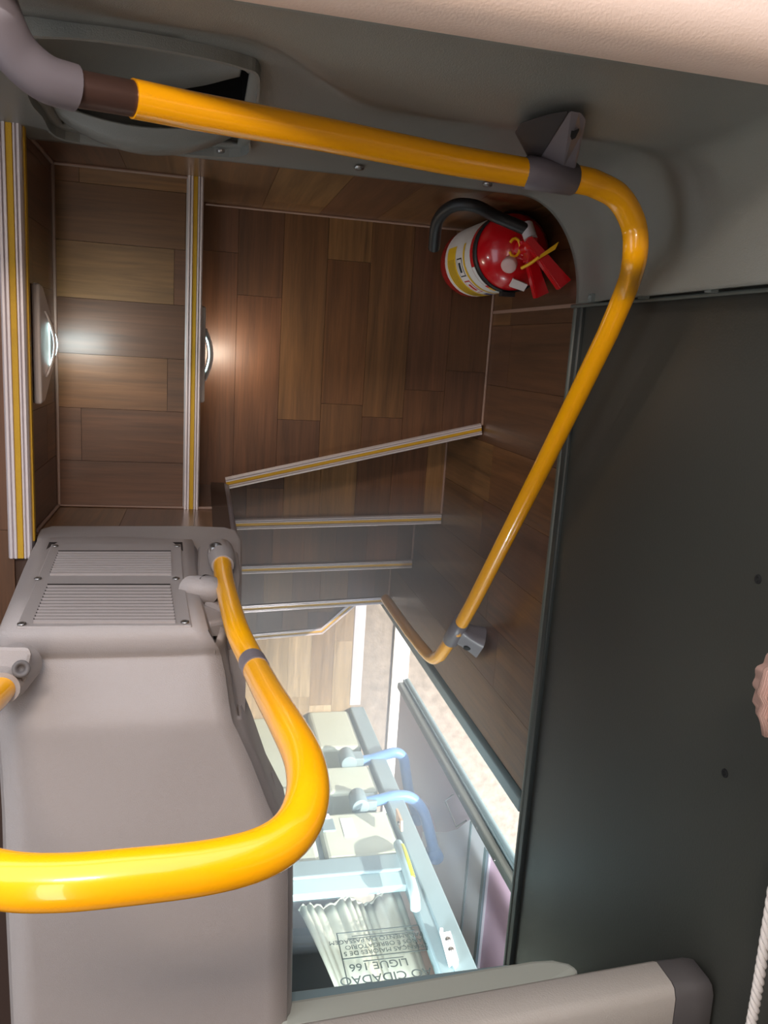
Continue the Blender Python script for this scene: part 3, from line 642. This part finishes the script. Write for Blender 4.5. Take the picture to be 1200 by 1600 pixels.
# ---------------------------------------------------------------- lower door: leaf, arms, housing, partition
XD = 3.32
dl = thing('door_leaf', (XD, -6.8, -12.1), 'open bus door leaf standing outside the doorway, mauve below a window', 'door')
obj('lower_panel', MB().box((XD, -9.2, -12.05), (XD+.12, -5.52, -8.28)), M['leaf'], dl)
obj('mid_rail', MB().box((XD-.02, -9.2, -8.28), (XD+.14, -5.5, -7.72)), M['leafwhite'], dl, bevel=.01)
obj('rail_groove', MB().box((XD-.03, -9.2, -8.3), (XD, -5.6, -8.24)), M['frame'], dl); obj('rail_groove', MB().box((XD-.03, -9.2, -7.78), (XD, -5.6, -7.70)), M['frame'], dl)
obj('window_pane', MB().box((XD+.04, -9.2, -7.72), (XD+.08, -5.52, -5.4)), M['leafpink'], dl)
obj('edge_profile', MB().box((XD-.05, -5.56, -12.1), (XD+.06, -5.44, -5.2)), M['trimlight'], dl, bevel=.03, seg=3)
obj('seal', MB().box((XD+.06, -5.55, -12.15), (XD+.17, -5.42, -5.2)).tube([(XD+.12, -5.42, -12.1), (XD+.12, -5.42, -5.2)], .04, 10), M['frame'], dl)
for z in (-10.6, -9.6, -8.7, -8.0, -7.4): obj('rivet', MB().lathe((XD-.05, -5.5, z), (-1, 0, 0), [(0, .018), (.01, .014), (.012, .001)], 10), M['steel'], dl)
sw = [(-5.58, -8.32), (-6.0, -8.75), (-6.35, -9.2), (-6.8, -9.9), (-7.0, -10.2), (-7.6, -10.2), (-7.6, -8.32)]
obj('white_curve', MB().prism([(XD, y, z) for y, z in sw], (-.012, 0, 0)), M['leafwhite'], dl, label='white curved graphic')
sw = [(-7.0, -10.2), (-6.6, -9.62), (-6.45, -10.0), (-6.7, -10.8), (-7.2, -11.6), (-8.2, -11.6), (-8.2, -10.2)]
obj('mauve_curve', MB().prism([(XD, y, z) for y, z in sw], (-.008, 0, 0)), mat('leaf_mauve_dark', srgb(184, 152, 172), .35), dl)
obj('latch_loop', MB().tube([(XD-.06, -5.6, -8.9), (XD-.12, -5.75, -9.0), (XD-.12, -5.8, -8.5), (XD-.06, -5.62, -8.35)], .012, 8), M['steel'], dl)
def door_arm(z, pts, label):
    t = thing('door_opener', (2.05, YP, z), label, 'door opener', 'arms of the open door')
    P = [U(q, z=z) for q in pts]
    obj('arm', MB().tube(spline(P, 6), .075, 16), M['arm'], t)
    obj('pivot', MB().lathe((P[0].x-.02, P[0].y+.03, z-.16), (0, 0, 1), [(0, .001), (0, .11), (.3, .11), (.3, .001)], 20).box((P[0].x-.12, P[0].y-.06, z-.12), (P[0].x+.2, P[0].y+.08, z+.1)), M['frame'], t, bevel=.01)
    obj('end_joint', MB().lathe((P[-1].x, P[-1].y, z-.1), (0, 0, 1), [(0, .001), (0, .1), (.2, .1), (.2, .001)], 16), M['arm'], t)
door_arm(-10.12, [(545, 1189), (572, 1188), (600, 1180), (618, 1176), (630, 1184), (634, 1206), (640, 1240), (652, 1275)], 'upper in the photo of two curved blue-grey door arms, lower on the housing')
door_arm(-9.06, [(563, 1256), (592, 1250), (618, 1244), (642, 1247), (660, 1266), (670, 1296), (679, 1334)], 'nearer curved blue-grey door arm just above the white sticker')
hs = thing('door_housing', (2.0, YP, LF), 'cream stepped housing beside the doorway holding both door arms', 'housing')
def block(name, x0, x1, z0, z1, proud, m='beige', bev=.06):
    return obj(name, MB().box((x0, YP-.35, z0), (x1, YP+proud, z1)), M[m], hs, bevel=bev, seg=3)
block('lower_block', 1.72, 2.38, LF, -10.52, .02); block('recess_back', 1.76, 2.36, -10.52, -10.0, -.3, bev=0)
block('middle_block', 1.7, 2.38, -10.0, -9.34, .02); block('recess_back', 1.76, 2.36, -9.34, -8.86, -.3, bev=0)
ub = block('upper_block', 1.47, 2.38, -8.86, -7.95, .03)
block('side_panel', .7, 1.41, -9.6, -7.95, .0); block('groove', 1.41, 1.47, -9.6, -7.97, -.06, 'frame', 0); block('lower_side', .7, 1.7, LF, -9.62, -.05)
a = U((531, 1278), y=YP+.045); b = U((559, 1305), y=YP+.045)
obj('sticker', MB().box((a.x, YP+.03, a.z), (b.x, YP+.038, b.z)), M['paper'], ub, label='white paper sticker')
obj('latch', MB().box((1.5, YP-.01, -8.72), (1.66, YP+.05, -8.48)), M['frame'], hs, bevel=.01)
obj('latch_lip', MB().box((1.5, YP+.03, -8.8), (1.62, YP+.065, -8.72)), M['paper'], hs)
# glass partition above the housing
gp = thing('glass_partition', (1.5, YP, -7.95), 'glass partition above the cream housing with a printed fare notice', 'partition')
obj('bottom_rail', MB().box((.6, YP-.1, -7.95), (2.42, YP+.05, -7.66)), M['frame'], gp, bevel=.02)
obj('sill_band', MB().box((.6, YP-.06, -7.66), (2.3, YP+.02, -7.42)), M['paleblue'], gp, bevel=.01)
obj('side_post', MB().box((2.27, YP-.1, -7.66), (2.43, YP+.05, -5.1)), M['frame'], gp, bevel=.02)
obj('top_rail', MB().box((.6, YP-.1, -5.2), (2.43, YP+.05, -5.05)), M['frame'], gp, bevel=.02)
obj('pane', MB().box((.6, YP-.05, -7.42), (2.28, YP-.03, -5.18)), M['glass'], gp)
yt = YP-.022
def bar(mb_, x0, x1, z0, z1): mb_.box((x0, yt, z0), (x1, yt+.004, z1))
bx = MB()
for z in (-6.845, -6.50): bar(bx, 1.40, 2.26, z-.006, z+.006)
bar(bx, 1.40, 1.412, -6.85, -5.9); bar(bx, 2.248, 2.26, -6.85, -6.5)
for k, (x0, x1) in enumerate(((1.55, 2.2), (1.5, 2.15))): bar(bx, x0, x1, -6.79+.03*k, -6.78+.03*k)
bar(bx, 1.6, 2.0, -6.45, -6.44)
obj('notice_frame', bx, M['noticeink'], gp)
def text(body, xc, z, size, name='lettering'):
    cu = bpy.data.curves.new(name, 'FONT'); cu.body = body; cu.size = size*S; cu.align_x = 'CENTER'; cu.extrude = .0004
    tmp = bpy.data.objects.new(name, cu); COL.objects.link(tmp)
    dgp = bpy.context.evaluated_depsgraph_get(); me = bpy.data.meshes.new_from_object(tmp.evaluated_get(dgp))
    bpy.data.objects.remove(tmp)
    o = link(bpy.data.objects.new(name, me)); me.materials.clear(); me.materials.append(M['noticeink']); o.parent = gp
    o.matrix_local = Matrix.Translation(W((xc, yt+.003, z)) - BASE[gp.name]) @ Matrix(((-1,0,0,0),(0,0,1,0),(0,1,0,0),(0,0,0,1)))
text('CRIANÇAS MAIORES DE 5', 1.86, -6.585, .075); text('ANOS É OBRIGATÓRIO', 1.85, -6.665, .075); text('O PAGAMENTO DA PASSAGEM', 1.83, -6.745, .075)
text('LIGUE 166', 1.74, -6.42, .13); text('AO CIDADÃO', 1.78, -6.27, .14)
# pleated curtain behind the glass
rows = []
for j in range(15):
    t = j/14; z = -7.4 + 2.1*t; xl = 1.1+.30*t**.9 + .06*t; xr_ = 2.24; r = []
    for k in range(91):
        u = k/90; am = .05*(1-t)**2*abs(sin(u*38+sin(u*11))) + .045*sin(u*15+1.2+t) + .03*sin(u*7+3*t)
        r.append(Vector((xl+(xr_-xl)*u, YP-.2+am, z - .03*(1-t)*sin(u*9)**2 - .14*u*(1-t))))
    rows.append(r)
ct = tag(obj('partition_curtain', MB().grid(rows), M['curtain'], solid=.006), 'off-white gathered curtain behind the glass partition', 'curtain')
hem = [rows[0][k] + Vector((0, .0, 0)) for k in range(0, 91, 3)]
obj('hem', MB().tube(hem, .018, 6), M['curtain'], ct)
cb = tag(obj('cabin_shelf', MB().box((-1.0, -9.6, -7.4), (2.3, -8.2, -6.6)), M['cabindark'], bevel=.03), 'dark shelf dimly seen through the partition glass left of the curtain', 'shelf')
obj('shelf_edge', MB().box((-1.0, -8.2, -6.75), (2.3, -8.15, -6.65)), M['frame'], cb)
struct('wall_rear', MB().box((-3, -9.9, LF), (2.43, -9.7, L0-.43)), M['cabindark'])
# grab handle, hinge plate and striker plate by the door post
gh = thing('grab_handle', (2.33, YP+.15, -8.2), 'short white grab handle with a yellow strip beside the door post', 'grab handle')
hp = [U((622, 1319), y=YP+.1), U((630, 1340), y=YP+.22), U((641, 1375), y=YP+.22), U((648, 1402), y=YP+.2), U((649, 1420), y=YP+.08)]
obj('bar', MB().tube(spline(hp, 6), .055, 16), M['paleblue'], gh)
ys = [q + Vector((.025, .04, .01)) for q in spline(hp[:3], 6)[2:]]
obj('yellow_strip', MB().tube(ys, .025, 10), mat('yellow_strip', srgb(230, 235, 40), .4), gh)
hq = [U(q, y=YP+.12) for q in ((687, 1449), (692, 1449), (693, 1456), (704, 1454), (717, 1500), (712, 1507), (708, 1500), (702, 1504))]
hg = tag(obj('hinge_plate', MB().prism(hq, (0, -.06, 0)), M['paper'], bevel=.006), 'white hinge plate with two screws high on the door post', 'hinge plate')
for q in ((700, 1468), (705, 1484)): obj('screw', MB().lathe(U(q, y=YP+.12), (0, 1, 0), [(0, .03), (.014, .026), (.018, .014), (.008, .001)], 14), M['steel'], hg)
p = U((626, 1284), x=XR-.03)
sp = tag(obj('striker_plate', MB().prism([p + Vector(q) for q in ((0, .08, -.16), (0, .08, .1), (0, -.04, .14), (0, -.06, -.1))], (-.03, 0, 0)), mat('brass_tan', srgb(196, 158, 130), .5), bevel=.006), 'small tan striker plate on the door post beside the housing', 'striker plate')
obj('bolt', MB().lathe(p + Vector((-.03, 0, .03)), (-1, 0, 0), [(0, .03), (.02, .026), (.02, .001)], 12), M['steel'], sp)

# ---------------------------------------------------------------- unseen fill lights added to brighten both decks
cl = thing('ceiling_lamp', (-1.2, -1.0, 2.5), 'flat ceiling lamp over the upper deck aisle', 'lamp')  # added fill for the upper deck, no such source in view
obj('diffuser', MB().box((-1.5, -3.2, 2.5), (-.9, 1.2, 2.58)), M['shell'], cl, bevel=.02)
la = bpy.data.lights.new('ceiling_lamp_light', 'AREA'); la.shape = 'RECTANGLE'; la.size = .6*S; la.size_y = 4.4*S; la.energy = 1.2; la.color = (1, .84, .74)
lo = link(bpy.data.objects.new('ceiling_lamp_light', la)); lo.parent = cl; lo.location = W((-1.2, -1.0, 2.47)) - BASE[cl.name]
fl2 = thing('header_lamp', (-.5, 2.1, 1.7), 'small warm lamp on the header above the front ledge', 'lamp')  # added fill standing in for daylight through the windscreen
obj('diffuser', MB().box((-1.1, 1.95, 1.72), (.1, 2.3, 1.8)), M['shell'], fl2, bevel=.02)
la = bpy.data.lights.new('header_lamp_light', 'AREA'); la.shape = 'RECTANGLE'; la.size = 1.2*S; la.size_y = .4*S; la.energy = 4.0; la.color = (1, .83, .7)
lo = link(bpy.data.objects.new('header_lamp_light', la)); lo.parent = fl2; lo.location = W((-.5, 2.1, 1.68)) - BASE[fl2.name]
vl = thing('vestibule_lamp', (1.2, -5.3, -5.14), 'flat lamp under the lower ceiling by the bus door', 'lamp')  # added fill that lifts the lower treads, wall and partition
obj('diffuser', MB().box((.8, -5.5, -5.13), (1.6, -5.1, -5.06)), M['shell'], vl, bevel=.02)
la = bpy.data.lights.new('vestibule_light', 'AREA'); la.shape = 'RECTANGLE'; la.size = .7*S; la.size_y = .35*S; la.energy = 3.8; la.color = (.86, .96, 1)
lo = link(bpy.data.objects.new('vestibule_light', la)); lo.parent = vl; lo.location = W((1.2, -5.3, -5.16)) - BASE[vl.name]
lo.rotation_euler = Vector((0, -.15, .98)).to_track_quat('Z', 'Y').to_euler()

# ---------------------------------------------------------------- scattering volume added in place of lens glare over the lower stairwell
hz = bpy.data.materials.new('haze'); hz.use_nodes = True; hn = hz.node_tree; hn.nodes.clear()
ho = hn.nodes.new('ShaderNodeOutputMaterial'); hv = hn.nodes.new('ShaderNodeVolumeScatter')
hv.inputs['Color'].default_value = (.84, .93, 1, 1); hv.inputs['Density'].default_value = .56; hv.inputs['Anisotropy'].default_value = .1
hn.links.new(hv.outputs[0], ho.inputs['Volume'])
tag(obj('haze', MB().box((XL+.02, -4.8, LF+.05), (XR-.02, -1.3, -5.5)), hz), 'pale haze of daylight in the lower stairwell by the open door', 'haze', kind='stuff')
